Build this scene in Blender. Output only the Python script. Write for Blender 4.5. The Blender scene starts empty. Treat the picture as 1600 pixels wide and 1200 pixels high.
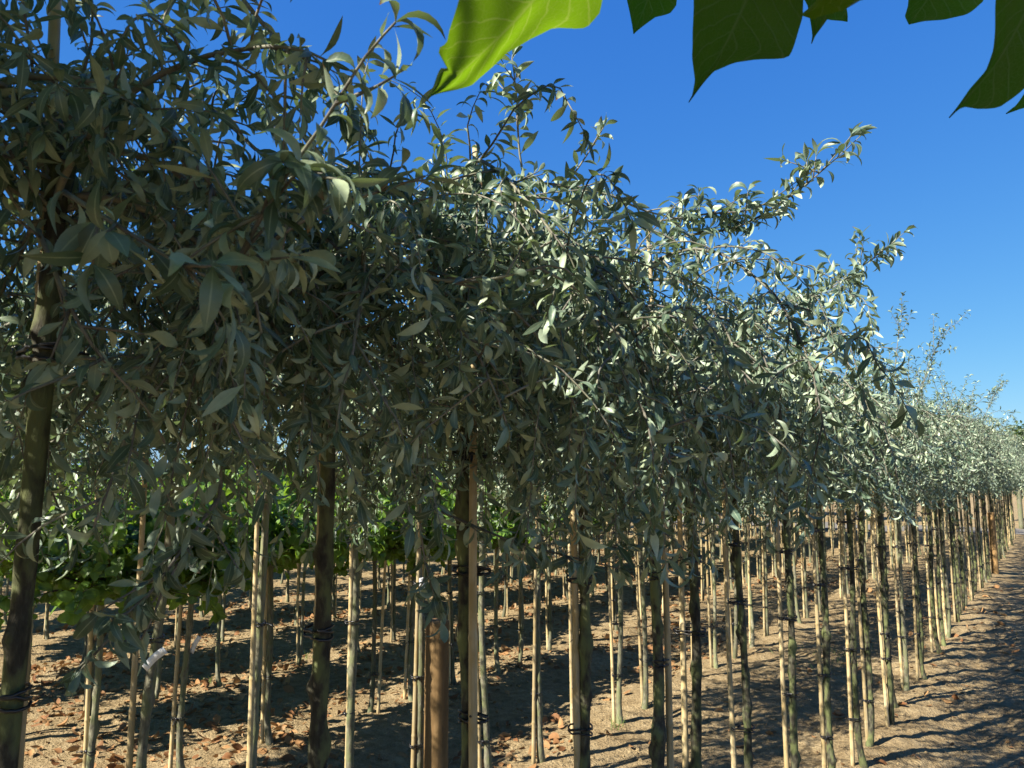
import bpy, math, random
import numpy as np
from mathutils import Vector, noise

# ------------------------------------------------------------------ camera, sky, sun, exposure
R = math.radians
scene = bpy.context.scene
col = scene.collection
CAM = Vector((0.0, 0.0, 1.60))
YAW, PITCH, FPX = 35.0, 7.1, 1200.0          # the row runs along +Y, the camera looks 35 deg to its left
cam_d = bpy.data.cameras.new('camera')
cam_d.sensor_width = 36.0
cam_d.lens = 36.0 * FPX / 1600.0
cam_d.clip_start, cam_d.clip_end = 0.02, 2000.0
cam_d.dof.use_dof = True
cam_d.dof.focus_distance = 2.4
cam_d.dof.aperture_fstop = 18.0
cam = bpy.data.objects.new('camera', cam_d)
col.objects.link(cam)
cam.location = CAM
cam.rotation_euler = (R(90 + PITCH), 0, R(YAW))
scene.camera = cam
FWD = Vector((-math.sin(R(YAW)) * math.cos(R(PITCH)), math.cos(R(YAW)) * math.cos(R(PITCH)), math.sin(R(PITCH))))
RGT = Vector((math.cos(R(YAW)), math.sin(R(YAW)), 0))
UPV = RGT.cross(FWD)

SUN_EL, SUN_AZ = 42.0, -157.0                  # azimuth clockwise from +Y
world = bpy.data.worlds.new('World')
scene.world = world
world.use_nodes = True
wn, wl = world.node_tree.nodes, world.node_tree.links
sky = wn.new('ShaderNodeTexSky')
sky.sky_type = 'NISHITA'
sky.sun_disc = False
sky.sun_elevation = R(SUN_EL)
sky.sun_rotation = R(SUN_AZ)
sky.air_density = 1.0
sky.dust_density = 0.1
sky.ozone_density = 3.0
sep = wn.new('ShaderNodeSeparateColor')
com = wn.new('ShaderNodeCombineColor')
wl.new(sky.outputs[0], sep.inputs[0])
for i, (gain, gam) in enumerate(((0.30, 1.15), (0.90, 0.776), (2.95, 0.34))):     # the camera's rendering of a clear blue sky
    pw = wn.new('ShaderNodeMath'); pw.operation = 'POWER'; pw.inputs[1].default_value = gam
    mu = wn.new('ShaderNodeMath'); mu.operation = 'MULTIPLY'; mu.inputs[1].default_value = gain
    wl.new(sep.outputs[i], pw.inputs[0]); wl.new(pw.outputs[0], mu.inputs[0]); wl.new(mu.outputs[0], com.inputs[i])
wl.new(com.outputs[0], wn['Background'].inputs['Color'])
wn['Background'].inputs['Strength'].default_value = 0.05

sd = bpy.data.lights.new('sun', 'SUN')
sd.energy = 5.0
sd.angle = R(0.5)
sd.color = (1.0, 0.92, 0.78)
sun = bpy.data.objects.new('sun', sd)
col.objects.link(sun)
sdir = Vector((math.sin(R(SUN_AZ)) * math.cos(R(SUN_EL)), math.cos(R(SUN_AZ)) * math.cos(R(SUN_EL)), math.sin(R(SUN_EL))))
sun.rotation_euler = sdir.to_track_quat('Z', 'Y').to_euler()
sun.location = (-6, -10, 12)

scene.view_settings.view_transform = 'Standard'
scene.view_settings.look = 'None'
scene.view_settings.exposure = 1.7
scene.view_settings.gamma = 1.0
scene.view_settings.use_curve_mapping = False
scene.cycles.max_bounces = 8
scene.cycles.transmission_bounces = 4
scene.cycles.diffuse_bounces = 4
scene.cycles.use_denoising = True
scene.cycles.sample_clamp_indirect = 4.0


def at(px, py, z):
    """world point seen at a photo pixel (1600x1200) at camera depth z"""
    return CAM + FWD * z + RGT * ((px - 800) / FPX * z) + UPV * ((600 - py) / FPX * z)


def on_row(px, py, X):
    d = FWD + RGT * ((px - 800) / FPX) + UPV * ((600 - py) / FPX)
    t = (X - CAM.x) / d.x
    return (CAM + d * t)


# ------------------------------------------------------------------ materials
def new_mat(name):
    m = bpy.data.materials.new(name)
    m.use_nodes = True
    return m, m.node_tree.nodes, m.node_tree.links, m.node_tree.nodes['Principled BSDF']


def dim(c, k):
    return tuple(x * k for x in c)


def ramp(n, stops):
    r = n.new('ShaderNodeValToRGB')
    el = r.color_ramp.elements
    el[0].position, el[0].color = stops[0][0], (*stops[0][1], 1)
    el[1].position, el[1].color = stops[-1][0], (*stops[-1][1], 1)
    for p, c in stops[1:-1]:
        e = el.new(p)
        e.color = (*c, 1)
    return r


def tex_noise(n, l, coord, scale, detail=4, rough=0.55):
    t = n.new('ShaderNodeTexNoise')
    t.inputs['Scale'].default_value = scale
    t.inputs['Detail'].default_value = detail
    t.inputs['Roughness'].default_value = rough
    l.new(coord, t.inputs['Vector'])
    return t


def mapped(n, l, sc, what='Object'):
    tc = n.new('ShaderNodeTexCoord')
    mp = n.new('ShaderNodeMapping')
    mp.inputs['Scale'].default_value = sc
    l.new(tc.outputs[what], mp.inputs['Vector'])
    return mp.outputs[0]


def bump(n, l, b, h, strength, dist):
    bp = n.new('ShaderNodeBump')
    bp.inputs['Strength'].default_value = strength
    bp.inputs['Distance'].default_value = dist
    l.new(h, bp.inputs['Height'])
    l.new(bp.outputs[0], b.inputs['Normal'])


def mixc(n, l, fac, a, b, mode='MIX'):
    m = n.new('ShaderNodeMix')
    m.data_type = 'RGBA'
    m.blend_type = mode
    for src, sock in ((fac, m.inputs[0]), (a, m.inputs[6]), (b, m.inputs[7])):
        if isinstance(src, (int, float)):
            sock.default_value = src
        elif isinstance(src, tuple):
            sock.default_value = (*src, 1)
        else:
            l.new(src, sock)
    return m.outputs[2]


def leaf_material(name, top_a, top_b, under_a, under_b, trans_col, trans, rough, spec=0.35, mid=None, rib=None):
    m, n, l, b = new_mat(name)
    g = n.new('ShaderNodeNewGeometry')
    r1 = ramp(n, [(0, top_a), (1, top_b)] if mid is None else [(0, top_a), (0.55, mid), (1, top_b)])
    r2 = ramp(n, [(0, under_a), (1, under_b)])
    l.new(g.outputs['Random Per Island'], r1.inputs[0])
    l.new(g.outputs['Random Per Island'], r2.inputs[0])
    c = mixc(n, l, g.outputs['Backfacing'], r1.outputs[0], r2.outputs[0])
    nz = tex_noise(n, l, mapped(n, l, (1, 1, 1)), 90, 3)
    c = mixc(n, l, 0.35, c, nz.outputs[0], 'OVERLAY')
    if rib is not None:
        uvm = n.new('ShaderNodeUVMap'); uvm.uv_map = 'UVMap'
        sp = n.new('ShaderNodeSeparateXYZ'); l.new(uvm.outputs[0], sp.inputs[0])

        def mt(op, a_, b_, cl=False):
            k_ = n.new('ShaderNodeMath'); k_.operation = op; k_.use_clamp = cl
            for i_, v_ in enumerate((a_, b_)):
                if v_ is None: continue
                if isinstance(v_, (int, float)): k_.inputs[i_].default_value = v_
                else: l.new(v_, k_.inputs[i_])
            return k_.outputs[0]
        dv = mt('ABSOLUTE', mt('SUBTRACT', sp.outputs[1], 0.5), None)
        ribf = mt('SUBTRACT', 1.0, mt('MULTIPLY', dv, 16.0), True)
        c = mixc(n, l, mt('MULTIPLY', ribf, 0.75), c, rib)
        tipf = mt('MULTIPLY', mt('SUBTRACT', mt('ADD', sp.outputs[0], mt('MULTIPLY', nz.outputs[0], 0.3)), 0.98), 9.0, True)
        odd = mt('GREATER_THAN', mt('FRACT', mt('MULTIPLY', g.outputs['Random Per Island'], 37.0), None), 0.84)
        c = mixc(n, l, mt('MULTIPLY', tipf, odd), c, (0.09, 0.05, 0.02))
    l.new(c, b.inputs['Base Color'])
    b.inputs['Roughness'].default_value = rough
    b.inputs['Specular IOR Level'].default_value = spec
    bump(n, l, b, nz.outputs[0], 0.25, 0.003)
    tr = n.new('ShaderNodeBsdfTranslucent')
    tr.inputs['Color'].default_value = (*trans_col, 1)
    mx = n.new('ShaderNodeMixShader')
    mx.inputs[0].default_value = trans
    l.new(b.outputs[0], mx.inputs[1])
    l.new(tr.outputs[0], mx.inputs[2])
    l.new(mx.outputs[0], n['Material Output'].inputs['Surface'])
    return m


M = {}
M['silver_leaf'] = leaf_material('silver_leaf', (0.026, 0.048, 0.028), (0.35, 0.41, 0.265), (0.062, 0.102, 0.074), (0.31, 0.38, 0.275),
                                 (0.30, 0.44, 0.14), 0.12, 0.45, 0.42, (0.078, 0.125, 0.088), (0.28, 0.34, 0.22))  # leaf-age tones, spread wider to put light and shade contrast into colour
M['green_leaf'] = leaf_material('green_leaf', (0.02, 0.055, 0.012), (0.11, 0.20, 0.03), (0.07, 0.14, 0.03), (0.12, 0.22, 0.05),
                                (0.22, 0.37, 0.03), 0.36, 0.45, 0.35, None, (0.16, 0.26, 0.06))
M['far_leaf'] = leaf_material('far_leaf', (0.030, 0.056, 0.015), (0.068, 0.098, 0.030), (0.045, 0.075, 0.030), (0.075, 0.105, 0.045),
                              (0.150, 0.262, 0.022), 0.2, 0.5)
M['dry_leaf'] = leaf_material('dry_leaf', (0.138, 0.060, 0.024), (0.312, 0.180, 0.078), (0.216, 0.120, 0.060), (0.348, 0.240, 0.132),
                              (0.300, 0.150, 0.048), 0.12, 0.7, 0.2)
M['grass'] = leaf_material('grass', (0.042, 0.078, 0.012), (0.108, 0.156, 0.036), (0.048, 0.084, 0.018), (0.120, 0.156, 0.048),
                           (0.180, 0.300, 0.030), 0.25, 0.5)

# big soft leaf of the overhanging tree: midrib and side veins follow the leaf's own UV
m, n, l, b = new_mat('broad_leaf')
uvn = n.new('ShaderNodeUVMap'); uvn.uv_map = 'UVMap'
sx = n.new('ShaderNodeSeparateXYZ'); l.new(uvn.outputs[0], sx.inputs[0])


def mth(op, a, bb=None, clamp=False):
    k = n.new('ShaderNodeMath'); k.operation = op; k.use_clamp = clamp
    for i, s in enumerate((a, bb)):
        if s is None: continue
        if isinstance(s, (int, float)): k.inputs[i].default_value = s
        else: l.new(s, k.inputs[i])
    return k.outputs[0]


av = mth('ABSOLUTE', mth('SUBTRACT', sx.outputs[1], 0.5))
wob = tex_noise(n, l, uvn.outputs[0], 5, 3)
q = mth('ADD', mth('SUBTRACT', mth('MULTIPLY', sx.outputs[0], 9.0), mth('MULTIPLY', av, -4.5)), mth('MULTIPLY', wob.outputs[0], 0.6))
saw = mth('ABSOLUTE', mth('SUBTRACT', mth('FRACT', q), 0.5))
side = mth('SUBTRACT', 1.0, mth('MULTIPLY', saw, 14.0), True)
mid = mth('SUBTRACT', 1.0, mth('MULTIPLY', av, 50.0), True)
vn = n.new('ShaderNodeTexVoronoi'); vn.feature = 'DISTANCE_TO_EDGE'; vn.inputs['Scale'].default_value = 26
l.new(uvn.outputs[0], vn.inputs['Vector'])
net = mth('SUBTRACT', 1.0, mth('MULTIPLY', vn.outputs[0], 16.0), True)
vein = mth('ADD', mth('MAXIMUM', side, mid), mth('MULTIPLY', net, 0.35), True)
g = n.new('ShaderNodeNewGeometry')
topc = mixc(n, l, vein, (0.018, 0.037, 0.005), (0.050, 0.075, 0.022))
undc = mixc(n, l, vein, (0.030, 0.055, 0.013), (0.065, 0.085, 0.035))
l.new(mixc(n, l, g.outputs['Backfacing'], topc, undc), b.inputs['Base Color'])
b.inputs['Roughness'].default_value = 0.55
b.inputs['Specular IOR Level'].default_value = 0.25
bump(n, l, b, vein, 0.6, -0.004)
tr = n.new('ShaderNodeBsdfTranslucent')
l.new(mixc(n, l, vein, (0.22, 0.42, 0.008), (0.34, 0.50, 0.06)), tr.inputs['Color'])
mx = n.new('ShaderNodeMixShader'); mx.inputs[0].default_value = 0.38
l.new(b.outputs[0], mx.inputs[1]); l.new(tr.outputs[0], mx.inputs[2])
l.new(mx.outputs[0], n['Material Output'].inputs['Surface'])
M['broad_leaf'] = m


def bark(name, dark, mid_c, light, green, sc=(70, 70, 26), rough=0.8, bs=0.9):
    m, n, l, b = new_mat(name)
    v = mapped(n, l, sc)
    a = tex_noise(n, l, v, 1.0, 6, 0.65)
    r = ramp(n, [(0.3, dark), (0.5, mid_c), (0.72, light)])
    l.new(a.outputs[0], r.inputs[0])
    oi = n.new('ShaderNodeObjectInfo')
    a2 = tex_noise(n, l, mapped(n, l, (26, 26, 13)), 1.0, 5)
    r2 = ramp(n, [(0.44, (0, 0, 0)), (0.58, (1, 1, 1))])
    l.new(a2.outputs[0], r2.inputs[0])
    c = mixc(n, l, r2.outputs[0], r.outputs[0], green)
    hsn = n.new('ShaderNodeHueSaturation')
    mr = n.new('ShaderNodeMapRange')
    mr.inputs[3].default_value, mr.inputs[4].default_value = 0.7, 1.25
    l.new(oi.outputs['Random'], mr.inputs[0]); l.new(mr.outputs[0], hsn.inputs['Value'])
    l.new(c, hsn.inputs['Color']); l.new(hsn.outputs[0], b.inputs['Base Color'])
    b.inputs['Roughness'].default_value = rough
    b.inputs['Specular IOR Level'].default_value = 0.25
    bump(n, l, b, a.outputs[0], bs, 0.004)
    return m


M['bark'] = bark('bark', (0.065, 0.058, 0.038), (0.145, 0.138, 0.095), (0.24, 0.232, 0.17), (0.13, 0.14, 0.07))
M['dark_bark'] = bark('dark_bark', (0.013, 0.012, 0.009), (0.040, 0.037, 0.025), (0.115, 0.112, 0.075), (0.10, 0.115, 0.045))  # mossy bark with front-row shade put into its dark tones
M['twig'] = bark('twig', (0.07, 0.065, 0.052), (0.125, 0.117, 0.10), (0.20, 0.187, 0.168), (0.168, 0.168, 0.123), (120, 120, 40), 0.7, 0.3)
M['brown_twig'] = bark('brown_twig', (0.034, 0.022, 0.014), (0.073, 0.050, 0.034), (0.112, 0.084, 0.056), (0.056, 0.050, 0.022), (120, 120, 40), 0.7, 0.3)
M['bamboo'] = bark('bamboo', (0.26, 0.20, 0.105), (0.39, 0.315, 0.18), (0.48, 0.40, 0.25), (0.33, 0.25, 0.12), (90, 90, 3), 0.5, 0.25)
M['post'] = bark('post', (0.09, 0.048, 0.018), (0.21, 0.125, 0.05), (0.30, 0.195, 0.088), (0.17, 0.105, 0.042), (25, 25, 1.2), 0.75, 0.5)


def plain(name, c, rough, spec=0.5):
    m, n, l, b = new_mat(name)
    nz = tex_noise(n, l, mapped(n, l, (1, 1, 1)), 60, 3)
    k = mixc(n, l, nz.outputs[0], tuple(x * 0.7 for x in c), tuple(min(1, x * 1.2) for x in c))
    l.new(k, b.inputs['Base Color'])
    b.inputs['Roughness'].default_value = rough
    b.inputs['Specular IOR Level'].default_value = spec
    return m


M['rubber'] = plain('rubber', (0.012, 0.012, 0.014), 0.35)
M['tag'] = plain('tag', (0.72, 0.73, 0.75), 0.4)

# soil
m, n, l, b = new_mat('soil')
v = mapped(n, l, (1, 1, 1))
big = tex_noise(n, l, v, 1.3, 4)
med = tex_noise(n, l, v, 14, 5, 0.6)
fin = tex_noise(n, l, v, 110, 5, 0.65)
r1 = ramp(n, [(0.3, (0.205, 0.150, 0.080)), (0.5, (0.30, 0.230, 0.130)), (0.7, (0.385, 0.305, 0.182))])
l.new(med.outputs[0], r1.inputs[0])
r2 = ramp(n, [(0.35, (0.55, 0.5, 0.45)), (0.65, (1, 1, 1))])
l.new(big.outputs[0], r2.inputs[0])
c = mixc(n, l, 0.5, r1.outputs[0], r2.outputs[0], 'MULTIPLY')
r3 = ramp(n, [(0.32, (0.5, 0.47, 0.43)), (0.55, (1, 1, 1))])
l.new(fin.outputs[0], r3.inputs[0])
c = mixc(n, l, 0.7, c, r3.outputs[0], 'MULTIPLY')
l.new(c, b.inputs['Base Color'])
b.inputs['Roughness'].default_value = 0.95
b.inputs['Specular IOR Level'].default_value = 0.1
vo = n.new('ShaderNodeTexVoronoi'); vo.inputs['Scale'].default_value = 55; l.new(v, vo.inputs['Vector'])
ad = n.new('ShaderNodeMath'); ad.operation = 'ADD'
ml = n.new('ShaderNodeMath'); ml.operation = 'MULTIPLY'; ml.inputs[1].default_value = -0.6
l.new(vo.outputs[0], ml.inputs[0]); l.new(fin.outputs[0], ad.inputs[0]); l.new(ml.outputs[0], ad.inputs[1])
ad2 = n.new('ShaderNodeMath'); ad2.operation = 'ADD'; l.new(ad.outputs[0], ad2.inputs[0]); l.new(med.outputs[0], ad2.inputs[1])
bump(n, l, b, ad2.outputs[0], 0.9, 0.02)
M['soil'] = m
M['track'] = plain('track', (0.135, 0.125, 0.110), 0.9, 0.2)


# ------------------------------------------------------------------ object helpers
def mesh_np(name, V, F, mats, fmat=None, smooth=True, uv=None):
    """V (n,3) float, F (m,4) int quads (or list of arrays of polygons)"""
    me = bpy.data.meshes.new(name)
    V = np.asarray(V, dtype=np.float32)
    F = np.asarray(F, dtype=np.int32)
    me.vertices.add(len(V)); me.vertices.foreach_set('co', V.ravel())
    me.loops.add(F.size); me.loops.foreach_set('vertex_index', F.ravel())
    me.polygons.add(len(F))
    me.polygons.foreach_set('loop_start', np.arange(0, F.size, F.shape[1], dtype=np.int32))
    me.polygons.foreach_set('loop_total', np.full(len(F), F.shape[1], dtype=np.int32))
    me.polygons.foreach_set('use_smooth', np.full(len(F), smooth))
    for mm in mats: me.materials.append(M[mm])
    if fmat is not None: me.polygons.foreach_set('material_index', np.asarray(fmat, dtype=np.int32))
    if uv is not None:
        ul = me.uv_layers.new(name='UVMap')
        ul.data.foreach_set('uv', np.asarray(uv, dtype=np.float32)[F.ravel()].ravel())
    me.update(calc_edges=True)
    me.validate()
    return me


def obj(name, me, parent=None, loc=(0, 0, 0), rot=(0, 0, 0), scale=(1, 1, 1)):
    o = bpy.data.objects.new(name, me)
    col.objects.link(o)
    o.location, o.rotation_euler, o.scale = loc, rot, scale
    if parent: o.parent = parent
    return o


def tag(o, label=None, cat=None, group=None, kind=None):
    if label: o['label'] = label
    if cat: o['category'] = cat
    if group: o['group'] = group
    if kind: o['kind'] = kind
    return o


class Buf:
    """collects quads of several tubes / leaves"""
    def __init__(s, uvs=False): s.V, s.F, s.M, s.UV, s.n, s.uvs = [], [], [], [], 0, uvs

    def add(s, V, F, mi=0, uv=None, S=None):
        if S: uv = leaf_uv(len(V) // (3 * S), S)
        elif s.uvs and uv is None: uv = np.zeros((len(V), 2))
        s.V.append(V); s.F.append(F + s.n); s.M.append(np.full(len(F), mi)); s.n += len(V)
        if uv is not None: s.UV.append(uv)

    def mesh(s, name, mats, smooth=True):
        return mesh_np(name, np.concatenate(s.V), np.concatenate(s.F), mats, np.concatenate(s.M), smooth,
                       np.concatenate(s.UV) if s.UV else None)


def tube(pts, rad, sides=6, cap=True, bumpf=None):
    P = np.asarray(pts, float); r = np.broadcast_to(np.asarray(rad, float), (len(P),)).copy()
    if cap:
        P = np.vstack([P[:1], P, P[-1:]]); r = np.concatenate([[1e-5], r, [1e-5]])
    T = np.gradient(P, axis=0)
    if cap:
        T[0] = T[1] = P[2] - P[1]; T[-1] = T[-2] = P[-2] - P[-3]
    T /= np.linalg.norm(T, axis=1)[:, None] + 1e-9
    ref = np.array([1.0, 0, 0]) if abs(T[len(T) // 2][0]) < 0.8 else np.array([0, 1.0, 0])
    A = np.cross(T, ref); A /= np.linalg.norm(A, axis=1)[:, None] + 1e-9
    B = np.cross(T, A)
    th = np.linspace(0, 2 * np.pi, sides, endpoint=False)
    rr = r[:, None] * np.ones(sides)[None, :]
    if bumpf is not None: rr = rr * bumpf(P, th)
    V = P[:, None, :] + rr[:, :, None] * (np.cos(th)[None, :, None] * A[:, None, :] + np.sin(th)[None, :, None] * B[:, None, :])
    k = len(P)
    i, j = np.meshgrid(np.arange(k - 1), np.arange(sides), indexing='ij')
    j2 = (j + 1) % sides
    F = np.stack([i * sides + j, i * sides + j2, (i + 1) * sides + j2, (i + 1) * sides + j], -1).reshape(-1, 4)
    return V.reshape(-1, 3), F


def leaves(P, D, N, L, W, curl, twist, fold, prof, S):
    """P,D,N (n,3): root, direction, upper side; one bent, folded, twisted blade each"""
    n_ = len(P)
    D = D / (np.linalg.norm(D, axis=1)[:, None] + 1e-9)
    N = N - D * np.sum(N * D, axis=1)[:, None]
    N = N / (np.linalg.norm(N, axis=1)[:, None] + 1e-9)
    Y = np.cross(N, D)
    u = np.linspace(0, 1, S)
    w = np.interp(u, prof[0], prof[1])
    c = np.where(np.abs(curl) < 1e-3, 1e-3, curl)[:, None]
    cu = c * u[None, :]
    x = np.sin(cu) / c; z = -(1 - np.cos(cu)) / c
    C = P[:, None] + L[:, None, None] * (x[..., None] * D[:, None] + z[..., None] * N[:, None])
    Nn = np.sin(cu)[..., None] * D[:, None] + np.cos(cu)[..., None] * N[:, None]
    tw = twist[:, None] * u[None, :]
    Yt = np.cos(tw)[..., None] * Y[:, None] + np.sin(tw)[..., None] * Nn
    Nt = -np.sin(tw)[..., None] * Y[:, None] + np.cos(tw)[..., None] * Nn
    hw = (W[:, None] * w[None, :])[..., None]
    f = fold[:, None, None]
    V = np.stack([C - hw * Yt * np.cos(f) + hw * np.sin(f) * Nt, C, C + hw * Yt * np.cos(f) + hw * np.sin(f) * Nt], 2)  # n,S,3,3
    base = (np.arange(n_) * S * 3)[:, None, None]
    i, j = np.meshgrid(np.arange(S - 1), np.arange(2), indexing='ij')
    q = np.stack([i * 3 + j, (i + 1) * 3 + j, (i + 1) * 3 + j + 1, i * 3 + j + 1], -1).reshape(1, -1, 4)
    F = (q + base).reshape(-1, 4)
    return V.reshape(-1, 3), F


PROF_SILVER = ([0, .1, .25, .45, .65, .85, 1], [.06, .12, .62, 1.0, .86, .42, .03])
PROF_ROUND = ([0, .14, .2, .4, .6, .8, .93, 1], [.04, .05, .62, 1.0, .98, .72, .35, .05])


def leaf_uv(k, S):
    u = np.repeat(np.linspace(0, 1, S), 3); v = np.tile([0, .5, 1.0], S)
    return np.tile(np.stack([u, v], 1), (k, 1))


def unit(v):
    return v / (np.linalg.norm(v) + 1e-9)


def grow(rng, p, d, length, grav, wander, step=0.035, zmin=1.36):
    p = np.array(p, float); d = unit(np.array(d, float)); pts = [p.copy()]
    for k in range(max(2, int(length / step))):
        d = unit(d + np.array([0, 0, -grav * step]) + rng.normal(0, wander, 3))
        p = p + d * step
        if p[2] < zmin: break
        pts.append(p.copy())
    return np.array(pts)


def foliate(rng, lines, spacing, Lr, wr, prof, S, droop=0.3, out=1.0, start=0.0):
    P, D, N = [], [], []
    for pts in lines:
        if len(pts) < 2: continue
        seg = np.linalg.norm(np.diff(pts, axis=0), axis=1); cum = np.concatenate([[0], np.cumsum(seg)])
        tot = cum[-1]
        s = np.arange(start * tot + rng.random() * spacing, tot, spacing)
        s = np.concatenate([s, [tot, tot, tot - .004]])
        ang = rng.random() * 6.28
        for k, si in enumerate(s):
            si = max(0, min(si, tot - 1e-6))
            i = min(len(seg) - 1, int(np.searchsorted(cum, si, 'right') - 1))
            f = (si - cum[i]) / (seg[i] + 1e-9)
            p = pts[i] * (1 - f) + pts[i + 1] * f
            t = unit(pts[i + 1] - pts[i])
            a = unit(np.cross(t, [0.3, 0.5, 0.8])); b_ = np.cross(t, a)
            ang += 2.4 + rng.normal(0, .4)
            side = np.cos(ang) * a + np.sin(ang) * b_
            k_t = 0.75 if si < tot - .01 else 1.5
            d = t * k_t * rng.uniform(.6, 1.4) + side * out + np.array([0, 0, -droop * rng.random()])
            nn = np.array([0, 0, 1.0]) * 0.7 + t * 0.5 + rng.normal(0, .35, 3)
            P.append(p); D.append(d); N.append(nn)
    P, D, N = map(np.array, (P, D, N)); n_ = len(P)
    L = rng.uniform(*Lr, n_); W = L * rng.uniform(*wr, n_) * 0.5
    L = np.where(rng.random(n_) < .2, L * .6, L)
    return leaves(P, D, N, L, W, rng.uniform(.1, 2.6, n_), rng.normal(0, .9, n_), rng.uniform(.05, .6, n_), prof, S), n_


NLEAF = {}


def silver_crown(seed, top=1.0, dens=1.0, head=1.93, S=6, spread=1.0, noups=False, zlow=1.37, clip=None):
    """returns (leaf mesh, twig mesh) of one weeping crown, in tree space"""
    rng = np.random.default_rng(seed)
    lines, tubes = [], []
    nm = 14
    for k in range(nm):
        az = 2 * np.pi * (k + rng.uniform(-.35, .35)) / nm
        el = R(rng.uniform(8, 68))
        d = (np.cos(az) * np.cos(el) * spread, np.sin(az) * np.cos(el) * spread, np.sin(el) * top)
        m_ = grow(rng, (0, 0, head + rng.uniform(-.06, .04)), d, rng.uniform(.75, 1.2), rng.uniform(2.6, 5.2), .07, zmin=zlow + .02 + .24 * rng.random())
        if clip is not None: m_ = clip(m_)
        tubes.append((m_, np.linspace(.0055, .0014, len(m_))))
        lines.append(m_[3:])
        for i in range(2, len(m_) - 1):
            if rng.random() > .88 * dens: continue
            t = unit(m_[i + 1] - m_[i])
            d2 = t * .5 + rng.normal(0, .75, 3) + np.array([0, 0, .3])
            s_ = grow(rng, m_[i], d2, rng.uniform(.1, .5), rng.uniform(4.0, 9.0), .1, zmin=zlow - .02 + .32 * rng.random() ** 1.5)
            if clip is not None: s_ = clip(s_)
            if len(s_) > 2:
                tubes.append((s_, np.linspace(.0021, .0007, len(s_)))); lines.append(s_)
    for k in range(16):                                   # short twigs filling the head
        az, el = rng.uniform(0, 6.28), R(rng.uniform(0, 80))
        d = (np.cos(az) * np.cos(el), np.sin(az) * np.cos(el), np.sin(el))
        s_ = grow(rng, (0, 0, head + rng.uniform(-.12, .05)), d, rng.uniform(.12, .3), rng.uniform(1, 5), .12)
        tubes.append((s_, np.linspace(.003, .001, len(s_)))); lines.append(s_)
    ups = []
    for k in range(0 if noups else int(rng.integers(3, 7))):              # upright water shoots
        m_ = tubes[int(rng.integers(0, nm))][0]
        i = int(len(m_) * rng.uniform(.15, .45))
        s_ = grow(rng, m_[i], (rng.normal(0, .3), rng.normal(0, .3), 1), rng.uniform(.25, .6) * top, .25, .07)
        tubes.append((s_, np.linspace(.003, .001, len(s_)))); ups.append(s_)
    B = Buf()
    (V, F), a = foliate(rng, lines, .0094 / dens, (.026, .054), (.20, .28), PROF_SILVER, S)
    B.add(V, F, S=S)
    b2 = 0
    if ups:
        (V, F), b2 = foliate(rng, ups, .017, (.035, .06), (.2, .28), PROF_SILVER, S, droop=-.2, out=.8)
        B.add(V, F, S=S)
    NLEAF['silver%d' % seed] = a + b2
    T = Buf()
    for pts, r_ in tubes:
        T.add(*tube(pts, r_, 5))
    return B.mesh('crown', ['silver_leaf']), T.mesh('twigs', ['twig'])


def green_crown(seed):
    rng = np.random.default_rng(seed)
    lines, tubes = [], []
    lead = grow(rng, (0, 0, 1.05), (0, 0, 1), 1.8, -.2, .03)
    tubes.append((lead, np.linspace(.011, .002, len(lead)))); lines.append(lead[15:])
    for k in range(36):
        z = rng.uniform(0, .93); p = lead[int(z * (len(lead) - 1))]
        az, el = rng.uniform(0, 6.28), R(rng.uniform(10, 60))
        d = (np.cos(az) * np.cos(el), np.sin(az) * np.cos(el), np.sin(el))
        s_ = grow(rng, p, d, rng.uniform(.35, .85) * (1.15 - .6 * z), rng.uniform(-.3, 1.0), .07, zmin=.9)
        tubes.append((s_, np.linspace(.004, .0015, len(s_)))); lines.append(s_)
        for q_ in range(2):
            i = int(rng.uniform(.2, .8) * len(s_))
            t_ = grow(rng, s_[i], np.array(d) + rng.normal(0, .7, 3), rng.uniform(.12, .3), .5, .1, zmin=.85)
            if len(t_) > 2: tubes.append((t_, np.linspace(.002, .001, len(t_)))); lines.append(t_)
    B = Buf()
    (V, F), a = foliate(rng, lines, .029, (.05, .10), (.55, .78), PROF_ROUND, 6, droop=.5, out=1.2)
    B.add(V, F, S=6); NLEAF['green%d' % seed] = a
    T = Buf()
    for pts, r_ in tubes: T.add(*tube(pts, r_, 5))
    return B.mesh('crown', ['green_leaf']), T.mesh('twigs', ['brown_twig'])


TCL = {}


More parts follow.
